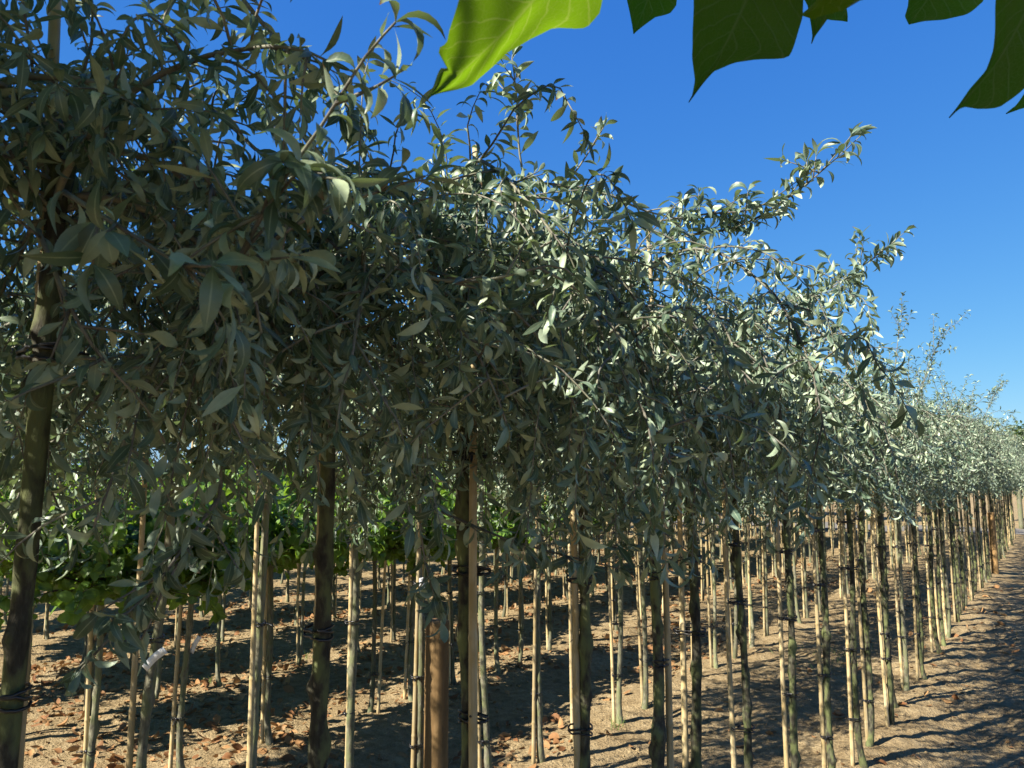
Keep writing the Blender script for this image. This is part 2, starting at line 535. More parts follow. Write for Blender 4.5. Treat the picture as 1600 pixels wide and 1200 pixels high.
def trunk_mesh(seed, r0, r1, h, mat, crook=.018, knots=9, head=True):
    rng = np.random.default_rng(seed)
    k = 120 if mat == 'dark_bark' else 80
    z = np.linspace(-.06, h, k)
    ph = rng.uniform(0, 6.28, 4)
    x = crook * (np.sin(z * 2.1 + ph[0]) * .5 + np.sin(z * 4.7 + ph[1]) * .22) * np.clip(z, 0, 1)
    y = crook * (np.sin(z * 1.8 + ph[2]) * .5 + np.sin(z * 5.3 + ph[3]) * .22) * np.clip(z, 0, 1)
    base = np.exp(-np.clip(z, 0, 9) / .09)
    x += .03 * base * np.cos(ph[0]); y += .03 * base * np.sin(ph[0])
    x -= x[-1] * (z / h) ** 2; y -= y[-1] * (z / h) ** 2
    r = r0 + (r1 - r0) * np.clip(z, 0, h) / h + base * r0 * .45
    r *= 1 + .05 * np.sin(z * 23 + ph[1]) * rng.random() + rng.normal(0, .012, k)
    if head: r += .011 * np.exp(-((z - h) / .05) ** 2)
    kz = rng.uniform(.15, h - .1, knots); ka = rng.uniform(0, 6.28, knots); ks = rng.uniform(.25, .9, knots)

    def bf(P, th):
        out = np.ones((len(P), len(th)))
        for a_, b_, s_ in zip(kz, ka, ks):
            dth = np.angle(np.exp(1j * (th - b_)))
            out += s_ * np.exp(-((P[:, 2][:, None] - a_) / .016) ** 2) * np.exp(-(dth[None, :] / .55) ** 2)
            out += .1 * np.exp(-((P[:, 2][:, None] - a_) / .03) ** 2)
        return out
    TCL[seed] = (z, x, y)
    B = Buf(); B.add(*tube(np.stack([x, y, z], 1), r, 12, True, bf))
    for a_, b_ in list(zip(kz, ka))[:3]:                # stubs where side shoots were pruned off
        p = np.array([np.interp(a_, z, x), np.interp(a_, z, y), a_])
        # ring angles are laid out from the tube's own side vectors: cross(T, X) = +Y-ish, cross(T, A) = -X-ish
        d = np.array([-np.sin(b_), np.cos(b_), .3])
        B.add(*tube([p, p + d * (np.interp(a_, z, r) * 1.55)], [.0065, .0045], 7))
    me = B.mesh('trunk', [mat]); me['seed'] = seed
    return me


def stake_mesh(seed, h, r0):
    rng = np.random.default_rng(seed)
    zs, rs = [], []
    z = -.05; 
    nodes = []
    while z < h:
        z += rng.uniform(.17, .29); nodes.append(z)
    z = np.unique(np.concatenate([np.linspace(-.05, h, 24)] + [[a - .012, a - .004, a, a + .006, a + .014] for a in nodes if a < h - .02]))
    r = np.interp(z, [0, h], [r0, r0 * .56])
    for a in nodes: r = r + r0 * .13 * np.exp(-((z - a) / .0045) ** 2) - r0 * .05 * np.exp(-((z - a - .011) / .005) ** 2)
    bend = rng.normal(0, .008, 2)
    x = bend[0] * np.sin(z / h * 3.1); y = bend[1] * np.sin(z / h * 3.1)
    B = Buf(); B.add(*tube(np.stack([x, y, z], 1), r, 10))
    return B.mesh('bamboo_stake', ['bamboo'])


def tie_mesh(seed, gap, rt, rs):
    """black rubber band slung twice round trunk (origin) and stake (at +x gap) with its loose tail"""
    rng = np.random.default_rng(seed)
    B = Buf()
    for t_ in (0, 1, 2):
        th = np.linspace(0, 2 * np.pi, 30)
        x = np.where(np.cos(th) < 0, (rt + .003) * np.cos(th), gap + (rs + .003) * np.cos(th))
        x = np.where(np.abs(np.cos(th)) < .25, gap * (.5 + np.cos(th) * 2), x)
        y = np.where(x < gap / 2, rt + .003, rs + .003) * np.sin(th)
        z = (t_ - 1) * .0065 + .004 * np.cos(th + t_) * (1 if t_ != 1 else -1) + rng.normal(0, .0006, 30)
        B.add(*tube(np.stack([x, y, z], 1), .0023, 6))
    s = rng.choice([-1, 1]); L = rng.uniform(.015, .06)
    p0 = np.array([gap * .6, s * (rs + .006), 0]); dv = unit(np.array([rng.normal(.3, .6), s * 1.0, rng.normal(.2, .6)]))
    q = [p0 + dv * L * k + np.array([0, 0, -.25 * L * k * k]) for k in np.linspace(0, 1, 5)]
    B.add(*tube(q, [.0028, .0026, .0024, .0022, .0018], 6))
    B.add(*tube([p0 - [.006, 0, .006], p0 + [.004, s * .004, .004]], .0055, 7))
    return B.mesh('tie', ['rubber'])


ORD = ('first second third fourth fifth sixth seventh eighth ninth tenth eleventh twelfth thirteenth fourteenth fifteenth sixteenth '
       'seventeenth eighteenth nineteenth twentieth').split()
ORD += ['twenty-' + s for s in ORD[:9]] + ['thirtieth']

# ------------------------------------------------------------------ ground
ROWX = [-0.98 - 1.435 * k for k in range(12)]


def gh(x, y):
    h = 0.0
    for rx in ROWX:
        dx = x - rx
        if abs(dx) < .9: h += .05 * math.exp(-(dx / .3) ** 2)
    h += .045 * noise.noise(Vector((x * .8, y * .8, 0)))
    h += .026 * noise.noise(Vector((x * 3.1, y * 3.1, 3)))
    d = math.hypot(x, y)
    if d < 16:
        k = min(1, (16 - d) / 8)
        h += k * .009 * noise.noise(Vector((x * 9, y * 9, 7)))
        c_ = noise.noise(Vector((x * 26, y * 26, 11)))
        h += k * .010 * max(0, noise.noise(Vector((x * 14, y * 14, 31))) - .1) + k * (.0065 * c_ + .012 * max(0, c_ - .25)) + k * .004 * noise.noise(Vector((x * 60, y * 60, 17)))
    if x > -.85: h -= .035 * min(1, (x + .85) / .35)
    return h * (1 if d < 60 else max(0, 1 - (d - 60) / 40))


def axis(segs):
    out = []
    for a, b_, s in segs: out += list(np.arange(a, b_, s))
    return np.array(out + [segs[-1][1]])


gx = axis([(-600, -100, 100), (-100, -30, 10), (-30, -14, 1), (-14, -6.5, .12), (-6.5, -3, .05), (-3, .6, .03), (.6, 4, .3), (4, 30, 4), (30, 100, 14), (100, 600, 100)])
gy = axis([(-600, -100, 100), (-100, -10, 10), (-10, 1, .6), (1, 2.4, .1), (2.4, 7.5, .03), (7.5, 13, .06), (13, 30, .2), (30, 60, 3), (60, 100, 20), (100, 1000, 100)])
X, Y = np.meshgrid(gx, gy, indexing='ij')
Z = np.array([gh(float(a), float(b_)) for a, b_ in zip(X.ravel(), Y.ravel())])
V = np.stack([X.ravel(), Y.ravel(), Z], 1)
i, j = np.meshgrid(np.arange(len(gx) - 1), np.arange(len(gy) - 1), indexing='ij')
ny = len(gy)
F = np.stack([i * ny + j, (i + 1) * ny + j, (i + 1) * ny + j + 1, i * ny + j + 1], -1).reshape(-1, 4)
tag(obj('ground', mesh_np('ground', V, F, ['soil'])), kind='structure')

# pale farm track crossing the far end of the rows
tx = np.linspace(-60, 60, 301); B = Buf()
V = np.array([[x, y, gh(x, y) + .03] for x in tx for y in (26.6, 27.6, 28.6, 29.6)])
i, j = np.meshgrid(np.arange(300), np.arange(3), indexing='ij')
F = np.stack([i * 4 + j, (i + 1) * 4 + j, (i + 1) * 4 + j + 1, i * 4 + j + 1], -1).reshape(-1, 4)
tag(obj('track', mesh_np('track', V, F, ['track'])), kind='structure')

# ------------------------------------------------------------------ trees and stakes
rnd = random.Random(7)
SC = [silver_crown(11 + k, dens=1.0) for k in range(8)]
SPARSE = [silver_crown(61 + k, top=.8, dens=.7, zlow=1.55, noups=True) for k in range(2)]
SQ = [silver_crown(41 + k, top=.6, noups=True, zlow=1.41) for k in range(3)]
GC = [green_crown(51 + k) for k in range(5)]
TR_DARK = [trunk_mesh(100 + k, .0172, .0125, 1.95, 'dark_bark', .024, 24) for k in range(4)]
TR = [trunk_mesh(120 + k, .0165, .012, 1.95, 'bark', .032, 10) for k in range(8)]
TG = [trunk_mesh(140 + k, .0145, .010, 1.2, 'bark', .02, 5, False) for k in range(4)]
ST = [stake_mesh(160 + k, h_, .0117) for k, h_ in enumerate((2.02, 2.08, 1.95, 2.12, 1.9, 2.25, 2.31))]
TI = [tie_mesh(180 + k, .033, .017, .0105) for k in range(6)]

trees = {}


def silver_tree(X_, Y_, row, idx, label, shared, trunk=None, crown=None, sc=1.0, stake_ang=None, stake=None, rz=None, lean=(0, 0), r=1.0, green=False):
    z0 = gh(X_, Y_)
    root = obj('green_leaved_tree' if green else 'silver_pear_tree', None, None, (X_, Y_, z0), (lean[0], lean[1], 0))
    tag(root, label, 'tree', 'green broad-leaved trees at the left of the third row' if green else 'weeping silver-leaved trees planted in rows')
    a = rnd.uniform(0, 6.28) if rz is None else rz
    rr = r * rnd.uniform(.9, 1.08)
    tm = trunk or rnd.choice(TR); ta = rnd.uniform(0, 6.28)
    obj('trunk', tm, root, rot=(0, 0, ta), scale=(rr, rr, sc))
    cl_ = TCL[tm['seed']]
    cm = rnd.choice(GC) if green else (crown or rnd.choice(SC))
    s2 = sc if crown else sc * rnd.uniform(.97, 1.04)
    c_ = obj('crown', cm[0], root, rot=(0, 0, a), scale=(s2, s2, sc))
    obj('twigs', cm[1], c_)
    g_ = .034
    sa = stake_ang if stake_ang is not None else rnd.uniform(0, 6.28)
    for k, hz in enumerate((.33, .62, 1.02, 1.32, 1.62)):
        if row > 0 and k in (1, 3, 4) and rnd.random() < .7: continue
        if Y_ > 9 and k in (1,): continue
        hz += rnd.uniform(-.09, .09)
        tx_, ty_ = np.interp(hz / sc, cl_[0], cl_[1]) * rr, np.interp(hz / sc, cl_[0], cl_[2]) * rr
        cx_, cy_ = tx_ * math.cos(ta) - ty_ * math.sin(ta), tx_ * math.sin(ta) + ty_ * math.cos(ta)
        dx_, dy_ = math.cos(sa) * g_ - cx_, math.sin(sa) * g_ - cy_
        obj('tie', rnd.choice(TI), root, (cx_, cy_, hz), (0, 0, math.atan2(dy_, dx_)), (max(.75, math.hypot(dx_, dy_) / .033), .92, 1))
    sx_, sy_ = X_ + math.cos(sa) * g_, Y_ + math.sin(sa) * g_
    st = obj('bamboo_stake', stake or rnd.choice(ST[:5]), None, (sx_, sy_, z0), (lean[0] + rnd.gauss(0, .006), lean[1] + rnd.gauss(0, .006), rnd.uniform(0, 6.28)))
    tag(st, label.replace('weeping silver tree', 'bamboo stake') if False else stake_label(label, shared), 'stake', 'bamboo stakes tied beside the silver-leaved trees')
    return root


def stake_label(label, shared):
    where = label.split(', ', 1)[1]
    return ('bamboo stake of the tree ' + where) if 'outside' not in where else 'bamboo stake outside the left edge of the photo'


ROWNAME = ['front', 'second', 'third']
# front row: (photo x of the trunk at mid height, stake direction, trunk dark?, crown scale, tall stake)
front = [(48, 850), (510, 850), (727, 1000), (915, 1000), (1020, 1000), (1080, 1000), (1160, 1000), (1235, 1000), (1297, 1150), (1340, 1150), (1362, 1110)]
fy = [on_row(p, q_, ROWX[0]).y for p, q_ in front]
print('front row y', [round(v_, 2) for v_ in fy])


def clipper(y0, dmin):
    base_ = np.array([ROWX[0], y0, gh(ROWX[0], y0)])

    def f(pts):                                   # twigs on the path side are cut back short of the walker
        d_ = np.linalg.norm(pts + base_ - np.array(CAM), axis=1)
        w_ = np.argmax(d_ < dmin) if (d_ < dmin).any() else len(pts)
        return pts[:max(3, w_)]
    return f


NEAR = [silver_crown(31, .95, 1.25, S=8, noups=True, zlow=1.46, clip=clipper(fy[0], .88)), silver_crown(32, .7, 1.0, S=8, spread=.95, noups=True, zlow=1.40, clip=clipper(fy[1], .9)),
        silver_crown(33, .97, 1.1, S=8, noups=True, zlow=1.37), silver_crown(34, .95, 1.05, S=7, noups=True, zlow=1.37)]
NEAR += [SQ[0], SQ[1], SQ[2], SQ[0], SQ[1], SQ[2]]
VIEW_L = math.pi + R(YAW)     # stake on the photo's left of its trunk
near_stakes = [R(185), R(168), R(YAW) - .2, VIEW_L + .2, R(YAW) + .3, VIEW_L, VIEW_L, VIEW_L, VIEW_L, VIEW_L, VIEW_L]
y_ = fy[-1]
while y_ < 25.6:
    y_ += rnd.uniform(.43, .58); fy.append(y_)
adj = ['thick dark', 'knotty dark', 'mossy olive', 'knotty olive', 'spotted grey', 'slim dark', 'straight dark', 'black shaded', 'slim shaded', 'crooked-footed', 'close-paired']
for i_, y_ in enumerate(fy):
    if i_ < 20:
        lab = '%s-trunked weeping silver tree, %s from the left in the front row' % (adj[i_] if i_ < len(adj) else 'slim', ORD[i_])
    else:
        lab = 'weeping silver tree, far down the front row past its twentieth tree'
    t_ = silver_tree(ROWX[0] + (rnd.gauss(0, .02) if i_ > 10 else 0), y_, 0, i_, lab, i_ >= 20,
                     trunk=TR_DARK[i_ % 4] if i_ % 5 != 3 or i_ < 10 else TR[i_ % 8],
                     crown=NEAR[i_] if i_ < 10 else None, rz=0 if i_ < 4 else None, sc=(.97 if i_ == 1 else 1.0) + (rnd.gauss(0, .02) if i_ > 5 else 0),
                     stake_ang=near_stakes[i_] if i_ < len(near_stakes) else VIEW_L + rnd.gauss(0, .6),
                     stake=ST[6] if i_ in (0, 4) else (ST[5] if i_ == 2 else None), r=.8 if i_ == 0 else (.85 if i_ == 1 else .92))
    trees[(0, i_)] = t_
SIDE = silver_crown(36, .9, 1.0, noups=True, zlow=1.6, clip=clipper(-.12, .95))
for y_ in (-.12, -.65, -1.1, -1.65, -2.2):
    silver_tree(ROWX[0], y_, 0, 99, 'weeping silver tree, behind the left edge of the photo in the front row', True, crown=SIDE if y_ > -.2 else None, rz=0 if y_ > -.2 else None)

second = [(222, 1100), (398, 1100), (555, 1100), (655, 1100), (762, 1100), (843, 1150), (902, 1000), (965, 1080), (1010, 1050), (1088, 1051), (1117, 1030)]
third = [(145, 1100), (282, 1100), (420, 1000), (497, 1000), (585, 1050), (640, 1050), (706, 1054), (775, 1040), (816, 1030), (861, 1020)]
for rw, lst in ((1, second), (2, third)):
    ys = [on_row(p, q_, ROWX[rw]).y for p, q_ in lst]
    print('row', rw, [round(v_, 2) for v_ in ys])
    y_ = ys[-1]
    while y_ < 25.6:
        y_ += rnd.uniform(.43, .6) if rw == 1 else rnd.uniform(.5, .68); ys.append(y_)
    for i_, y_ in enumerate(ys):
        if i_ < 16:
            lab = '%s tree, %s from the left in the %s row' % ('pale-trunked weeping silver' if rw == 1 else ('slim green broad-leaved' if i_ < 8 else 'slim weeping silver'), ORD[i_], ROWNAME[rw])
        else:
            lab = 'weeping silver tree, far down the %s row past its sixteenth tree' % ROWNAME[rw]
        trees[(rw, i_)] = silver_tree(ROWX[rw] + (rnd.gauss(0, .03) if i_ > 10 else 0), y_, rw, i_, lab, i_ >= 16,
                                      stake_ang=VIEW_L + rnd.gauss(0, .8), lean=(rnd.gauss(0, .014), rnd.gauss(0, .014) + (.04 if (rw, i_) in ((2, 0), (2, 1), (1, 0)) else 0)),
                                      r=.97, crown=SPARSE[i_ % 2] if (rw == 1 and i_ < 5) else None, green=(rw == 2 and i_ < 8), stake=ST[5] if (rw == 1 and i_ in (3,)) else None)
    for k in range(4):
        silver_tree(ROWX[rw], ys[0] - .5 - .55 * k, rw, 99, 'weeping silver tree, outside the left edge of the photo in the %s row' % ROWNAME[rw], True)

# green rows beyond
ng = 0
for rw in range(3, 12):
    X_ = ROWX[rw]
    y_ = max(.3, -X_ * .30) + rnd.random() * .4
    while y_ < 25 and ng < 290:
        x2 = X_ + rnd.gauss(0, .05)
        z0 = gh(x2, y_)
        root = obj('green_leaved_tree', None, None, (x2, y_, z0), (rnd.gauss(0, .018), rnd.gauss(0, .018), rnd.uniform(0, 6.28)))
        tag(root, 'slender green broad-leaved tree standing in the %s row from the camera' % ORD[rw], 'tree', 'green broad-leaved trees in the %s row' % ORD[rw])
        obj('trunk', rnd.choice(TG), root)
        s_ = rnd.uniform(.92, 1.08)
        g_ = rnd.choice(GC)
        c_ = obj('crown', g_[0], root, scale=(s_, s_, s_)); obj('twigs', g_[1], c_)
        if rw < 6 and rnd.random() < .85:
            a = rnd.uniform(0, 6.28)
            st = obj('bamboo_stake', rnd.choice(ST[:5]), None, (x2 + .03 * math.cos(a), y_ + .03 * math.sin(a), z0), (rnd.gauss(0, .012), rnd.gauss(0, .012), a), (.85, .85, .92))
            tag(st, 'thin bamboo stake beside a green-leaved tree in the %s row' % ORD[rw], 'stake', 'bamboo stakes among the green trees of the %s row' % ORD[rw])
            if rw < 5:
                for hz in (.4, .95): obj('tie', rnd.choice(TI), root, (0, 0, hz + rnd.uniform(-.1, .1)), (0, 0, a))
        ng += 1
        y_ += rnd.uniform(.40, .54) * (1 if rw < 5 else (1.15 if rw == 5 else 2.1))
print('green trees', ng, 'leaf counts', NLEAF)

# ------------------------------------------------------------------ long shoots of the near crowns that the photo shows
rs = np.random.default_rng(5)


def spline(ctrl, step=.02):
    P = np.array([list(c) for c in ctrl], float)
    k = len(P)
    out = []
    for i_ in range(k - 1):
        p0, p1, p2, p3 = P[max(0, i_ - 1)], P[i_], P[i_ + 1], P[min(k - 1, i_ + 2)]
        m_ = max(2, int(np.linalg.norm(p2 - p1) / step))
        for t_ in np.arange(m_) / m_:
            out.append(.5 * (2 * p1 + (p2 - p0) * t_ + (2 * p0 - 5 * p1 + 4 * p2 - p3) * t_ ** 2 + (3 * p1 - p0 - 3 * p2 + p3) * t_ ** 3))
    out.append(P[-1])
    out = np.array(out)
    return out


def shoot(tree, pix, r0=.0045, side_n=0, side_len=.12, spacing=.016, L=(.034, .058), up=False, start=0.0):
    """pix: (photo x, photo y, depth) along the shoot; it becomes a real branch of that tree"""
    root = trees[tree]
    base = np.array(root.location)
    main = spline([at(*p) for p in pix]) - base
    lines = [main]
    tubes = [(main, np.linspace(r0, .0012, len(main)))]
    for k in range(side_n):
        i_ = int(rs.uniform(.1, .95) * (len(main) - 2))
        t_ = unit(main[i_ + 1] - main[i_])
        s_ = grow(rs, main[i_], t_ * .9 + rs.normal(0, .55, 3) + [0, 0, .25 if up else -.1], rs.uniform(.5, 1) * side_len, 0 if up else 2.0, .06, step=.02, zmin=1.2)
        lines.append(s_); tubes.append((s_, np.linspace(.0022, .001, len(s_))))
    B = Buf(True)
    (V, F), _ = foliate(rs, lines, spacing, L, (.24, .34), PROF_SILVER, 8, droop=-.1 if up else .3, out=.85, start=start)
    B.add(V, F, 0, S=8)
    for p, r_ in tubes: B.add(*tube(p, r_, 6), 1)
    o = obj('shoot', B.mesh('shoot', ['silver_leaf', 'twig']), root)
    return o


shoot((0, 4), [(985, 400, 2.35), (1050, 372, 2.3), (1150, 355, 2.25), (1230, 310, 2.2), (1290, 262, 2.15), (1345, 212, 2.1)], .005, 16, .13, up=True, start=.1, L=(.048, .078), spacing=.013)
shoot((0, 4), [(1000, 350, 2.3), (1100, 335, 2.25), (1180, 325, 2.2), (1250, 280, 2.2)], .004, 9, .1, up=True, L=(.045, .07), spacing=.014)
shoot((0, 3), [(830, 330, 1.8), (812, 240, 1.78), (808, 160, 1.77), (800, 90, 1.76)], .0032, 4, .07, up=True, spacing=.013, L=(.048, .07))
shoot((0, 3), [(870, 310, 1.8), (905, 260, 1.8), (935, 215, 1.8)], .003, 2, .07, up=True, L=(.04, .06))
shoot((0, 3), [(900, 400, 1.85), (970, 440, 1.75), (1030, 500, 1.7), (1090, 545, 1.65), (1190, 572, 1.6)], .005, 7, .12, L=(.05, .08))
shoot((0, 3), [(870, 290, 1.9), (940, 300, 1.95), (1010, 330, 2.0), (1080, 345, 2.0)], .006, 8, .14)
shoot((0, 2), [(700, 300, 1.6), (780, 290, 1.65), (880, 290, 1.7), (960, 330, 1.75)], .005, 9, .13)
shoot((0, 2), [(700, 330, 1.5), (692, 270, 1.5), (690, 225, 1.5)], .003, 1, .06, up=True, L=(.035, .05))
shoot((0, 7), [(1180, 480, 3.4), (1240, 468, 3.35), (1300, 450, 3.3), (1345, 418, 3.3), (1388, 385, 3.3)], .005, 18, .18, up=True, L=(.05, .085), spacing=.014)
shoot((0, 7), [(1213, 480, 3.4), (1212, 440, 3.4), (1211, 405, 3.4)], .003, 1, .06, up=True)
shoot((0, 7), [(1160, 500, 3.2), (1240, 510, 3.1), (1330, 540, 3.0), (1400, 590, 3.0)], .005, 8, .2)
shoot((0, 9), [(1395, 610, 5.2), (1402, 540, 5.2), (1410, 482, 5.2)], .004, 5, .2, up=True)
shoot((0, 12), [(1440, 610, 6.6), (1455, 560, 6.6), (1488, 505, 6.6)], .004, 7, .25, up=True)
shoot((0, 12), [(1450, 600, 6.6), (1458, 550, 6.6), (1458, 515, 6.6)], .004, 3, .2, up=True)
shoot((0, 17), [(1530, 670, 9.5), (1548, 630, 9.5), (1566, 598, 9.5)], .004, 7, .35, up=True)
shoot((0, 6), [(1150, 640, 2.7), (1190, 700, 2.6), (1250, 735, 2.55), (1340, 748, 2.5)], .004, 8, .13, L=(.05, .08))
# dark shoots close to the lens on the left
shoot((0, 0), [(360, 430, .72), (430, 300, .7), (500, 200, .68), (570, 90, .67), (618, 35, .66)], .0026, 14, .09, L=(.036, .058), spacing=.012)
shoot((0, 0), [(420, 380, .85), (500, 330, .85), (590, 300, .85), (665, 275, .85)], .003, 4, .08, spacing=.022)
shoot((0, 0), [(100, 300, .74), (180, 350, .70), (260, 400, .68), (340, 440, .66)], .003, 4, .08, L=(.05, .07), spacing=.022)
shoot((0, 0), [(40, 120, .86), (150, 130, .84), (250, 200, .82), (330, 290, .82), (370, 380, .84)], .004, 8, .12, L=(.030, .052))
shoot((0, 0), [(60, 360, .85), (110, 480, .8), (160, 560, .8), (230, 640, .85), (270, 720, .9)], .003, 6, .12, L=(.030, .052))
shoot((0, 1), [(560, 330, 1.1), (640, 420, 1.02), (740, 440, 1.0), (860, 415, 1.0), (895, 430, 1.0)], .004, 6, .1, L=(.030, .052))
shoot((0, 1), [(380, 0, 1.2), (440, 70, 1.2), (510, 130, 1.2), (570, 200, 1.2)], .004, 8, .1)
shoot((0, 1), [(250, 120, 1.15), (330, 170, 1.15), (420, 250, 1.15), (520, 320, 1.2)], .004, 9, .1)
shoot((0, 1), [(340, 780, 1.05), (290, 850, 1.0), (240, 920, .97), (180, 990, .95), (120, 1045, .94)], .003, 6, .1, spacing=.017)
shoot((0, 1), [(330, 640, 1.15), (345, 720, 1.1), (335, 800, 1.07), (280, 880, 1.0), (225, 960, .98)], .003, 6, .1)
shoot((0, 2), [(690, 800, 1.45), (780, 838, 1.4), (860, 862, 1.38), (965, 888, 1.36)], .003, 6, .09)
shoot((0, 2), [(650, 700, 1.45), (655, 800, 1.42), (665, 880, 1.42), (690, 975, 1.42)], .003, 4, .08)
shoot((0, 3), [(950, 740, 1.9), (1000, 800, 1.85), (1060, 850, 1.85), (1100, 880, 1.85)], .003, 4, .1)

# ------------------------------------------------------------------ timber posts
def post(p, h, r_, label, mat='post'):
    B = Buf()
    z = np.concatenate([np.linspace(-.1, h - .012, 14), [h - .004, h]])
    rr = np.concatenate([np.full(14, r_), [r_ - .003, r_ - .009]])
    rng = np.random.default_rng(int(h * 1000))
    ph = rng.uniform(0, 6.28, 5)

    def bf(P, th):
        return 1 + .006 * np.sin(2 * th + ph[0])[None, :] + .003 * np.sin(7 * th + ph[1])[None, :] - .05 * np.exp(-(np.angle(np.exp(1j * (th - 4.2))) / .05) ** 2)[None, :]
    B.add(*tube(np.stack([z * 0, z * 0, z], 1), rr, 40, True, bf))
    o = obj('wooden_post', B.mesh('wooden_post', [mat]), None, (p.x, p.y, gh(p.x, p.y)))
    tag(o, label, 'post', 'short round timber posts')


pp = at(681, 1180, 3.35)
post(pp, .93, .053, 'thick brown round timber post beside the mossy trunk, bottom centre')
pp = on_row(1552, 850, ROWX[0] + .06)
post(pp, 1.02, .055, 'orange-brown timber post far down the edge of the front row')
tall = at(1591, 760, 24.5)
post(tall, 3.0, .07, 'tall grey weathered post at the far right end beside the track', 'bark')

# ------------------------------------------------------------------ plant tags
def plant_tag(p, ang, L, label, tilt):
    B = Buf()
    w_ = .012
    u = np.linspace(0, 1, 9)
    c = np.stack([u * L, .006 * np.sin(u * 3), -.004 * u], 1)
    th_ = .0006
    V = []
    for q_ in c: V += [q_ + [0, -w_, -th_], q_ + [0, w_, -th_], q_ + [0, w_, th_], q_ + [0, -w_, th_]]
    F = []
    for k in range(8):
        for e in range(4): F.append([k * 4 + e, k * 4 + (e + 1) % 4, (k + 1) * 4 + (e + 1) % 4, (k + 1) * 4 + e])
    F += [[3, 2, 1, 0], [32, 33, 34, 35]]
    B.add(np.array(V), np.array(F))
    me = B.mesh('plant_tag', ['tag'])
    from mathutils import Matrix
    ax = (RGT * math.cos(ang) + UPV * math.sin(ang)); nz_ = -FWD; ay = nz_.cross(ax)
    o = obj('plant_tag', me)
    o.matrix_world = Matrix.Translation(p) @ Matrix((ax, ay, nz_)).transposed().to_4x4()
    tag(o, label, 'tag')


p2 = on_row(226, 1045, ROWX[1] + .05); plant_tag(p2, R(42), .085, 'white plastic strip tag round the first second-row trunk, lower left', 0)
p2 = on_row(299, 1020, ROWX[2] + .05); plant_tag(p2, R(62), .095, 'small white tag sticking up from a third-row stake, lower left', 0)
p2 = on_row(664, 930, ROWX[1] + .05); plant_tag(p2, R(100), .08, 'white tag hanging on the pale trunk above the brown post', 0)

# ------------------------------------------------------------------ litter, weeds, clods
rng = np.random.default_rng(77)
n_ = 9500
xs = np.concatenate([rng.uniform(-9, -2.0, n_), rng.uniform(-2.4, .4, 420)]); ys = np.concatenate([2.2 + 14 * rng.random(n_) ** 1.4, rng.uniform(3.5, 14, 420)])
keep = np.array([(noise.noise(Vector((a * 1.1, b_ * .9, 20))) + .35 * (a < -2.6) > .12 + .3 * rng.random()) or (a > -2) for a, b_ in zip(xs, ys)])
xs, ys = xs[keep], ys[keep]
zz = np.array([gh(a, b_) for a, b_ in zip(xs, ys)]); k = len(xs)
az = rng.uniform(0, 6.28, k)
D = np.stack([np.cos(az), np.sin(az), rng.uniform(-.2, .35, k)], 1)
Nn = np.stack([rng.normal(0, .5, k), rng.normal(0, .5, k), np.ones(k)], 1)
L = rng.uniform(.025, .10, k)
V, F = leaves(np.stack([xs, ys, zz + .012], 1), D, Nn, L, L * rng.uniform(.2, .36, k), rng.uniform(-1.2, 1.6, k), rng.normal(0, 1.0, k), rng.uniform(-.7, .9, k), PROF_ROUND, 6)
tag(obj('fallen_leaves', mesh_np('fallen_leaves', V, F, ['dry_leaf'])), 'dry orange-brown leaves fallen over the soil between the rows', 'leaf litter', kind='stuff')

B = Buf()
cl = 8500
cx = rng.uniform(-8, .6, cl); cy = 2.6 + 11 * rng.random(cl) ** 1.5
ico = []
for a, b_ in zip(cx, cy):
    s_ = .003 + .016 * rng.random() ** 4
    z0 = gh(a, b_)
    th = np.linspace(0, 2 * np.pi, 6, endpoint=False)
    ring = []
    for zf, rf in ((-.6, .9), (.1, 1.1), (.7, .55), (.8, .01)):
        ring.append(np.stack([a + s_ * rf * np.cos(th) * rng.uniform(.7, 1.3, 6), b_ + s_ * rf * np.sin(th) * rng.uniform(.7, 1.3, 6), np.full(6, z0 + s_ * zf)], 1))
    i_, j_ = np.meshgrid(np.arange(3), np.arange(6), indexing='ij')
    B.add(np.concatenate(ring), np.stack([i_ * 6 + j_, i_ * 6 + (j_ + 1) % 6, (i_ + 1) * 6 + (j_ + 1) % 6, (i_ + 1) * 6 + j_], -1).reshape(-1, 4))
tag(obj('soil_clods', B.mesh('soil_clods', ['soil'])), 'small crumbly clods of sandy soil scattered over the ground', 'soil', kind='stuff')

# grass and weed tufts
P, D, N, L = [], [], [], []
tufts = [(on_row(965, 1105, -2.36), 14, .10), (on_row(1290, 960, -1.75), 60, .06), (on_row(1310, 985, -1.7), 60, .06), (on_row(330, 1000, -5.5), 20, .07),
         (on_row(85, 1090, -4.4), 16, .07), (on_row(480, 990, -5.5), 12, .08), (on_row(1595, 985, -.2), 18, .04), (on_row(720, 1010, -4.6), 14, .07)]
for p, c_, hh in tufts:
    for k in range(c_):
        sp = .02 if c_ < 30 else .16
        a, b_ = p.x + rng.normal(0, sp), p.y + rng.normal(0, sp * 1.6)
        P.append((a, b_, gh(a, b_) - .003)); D.append((rng.normal(0, .45), rng.normal(0, .45), 1)); N.append(rng.normal(0, 1, 3)); L.append(hh * rng.uniform(.5, 1.3))
P, D, N, L = map(np.array, (P, D, N, L))
V, F = leaves(P, D.astype(float), N, L, np.full(len(L), .0022), rng.uniform(0, 1.4, len(L)), rng.normal(0, .5, len(L)), np.full(len(L), .3), ([0, .6, 1], [1, .8, .05]), 5)
tag(obj('grass_tufts', mesh_np('grass_tufts', V, F, ['grass'])), 'sparse green grass and weed tufts growing from the soil', 'grass', kind='stuff')

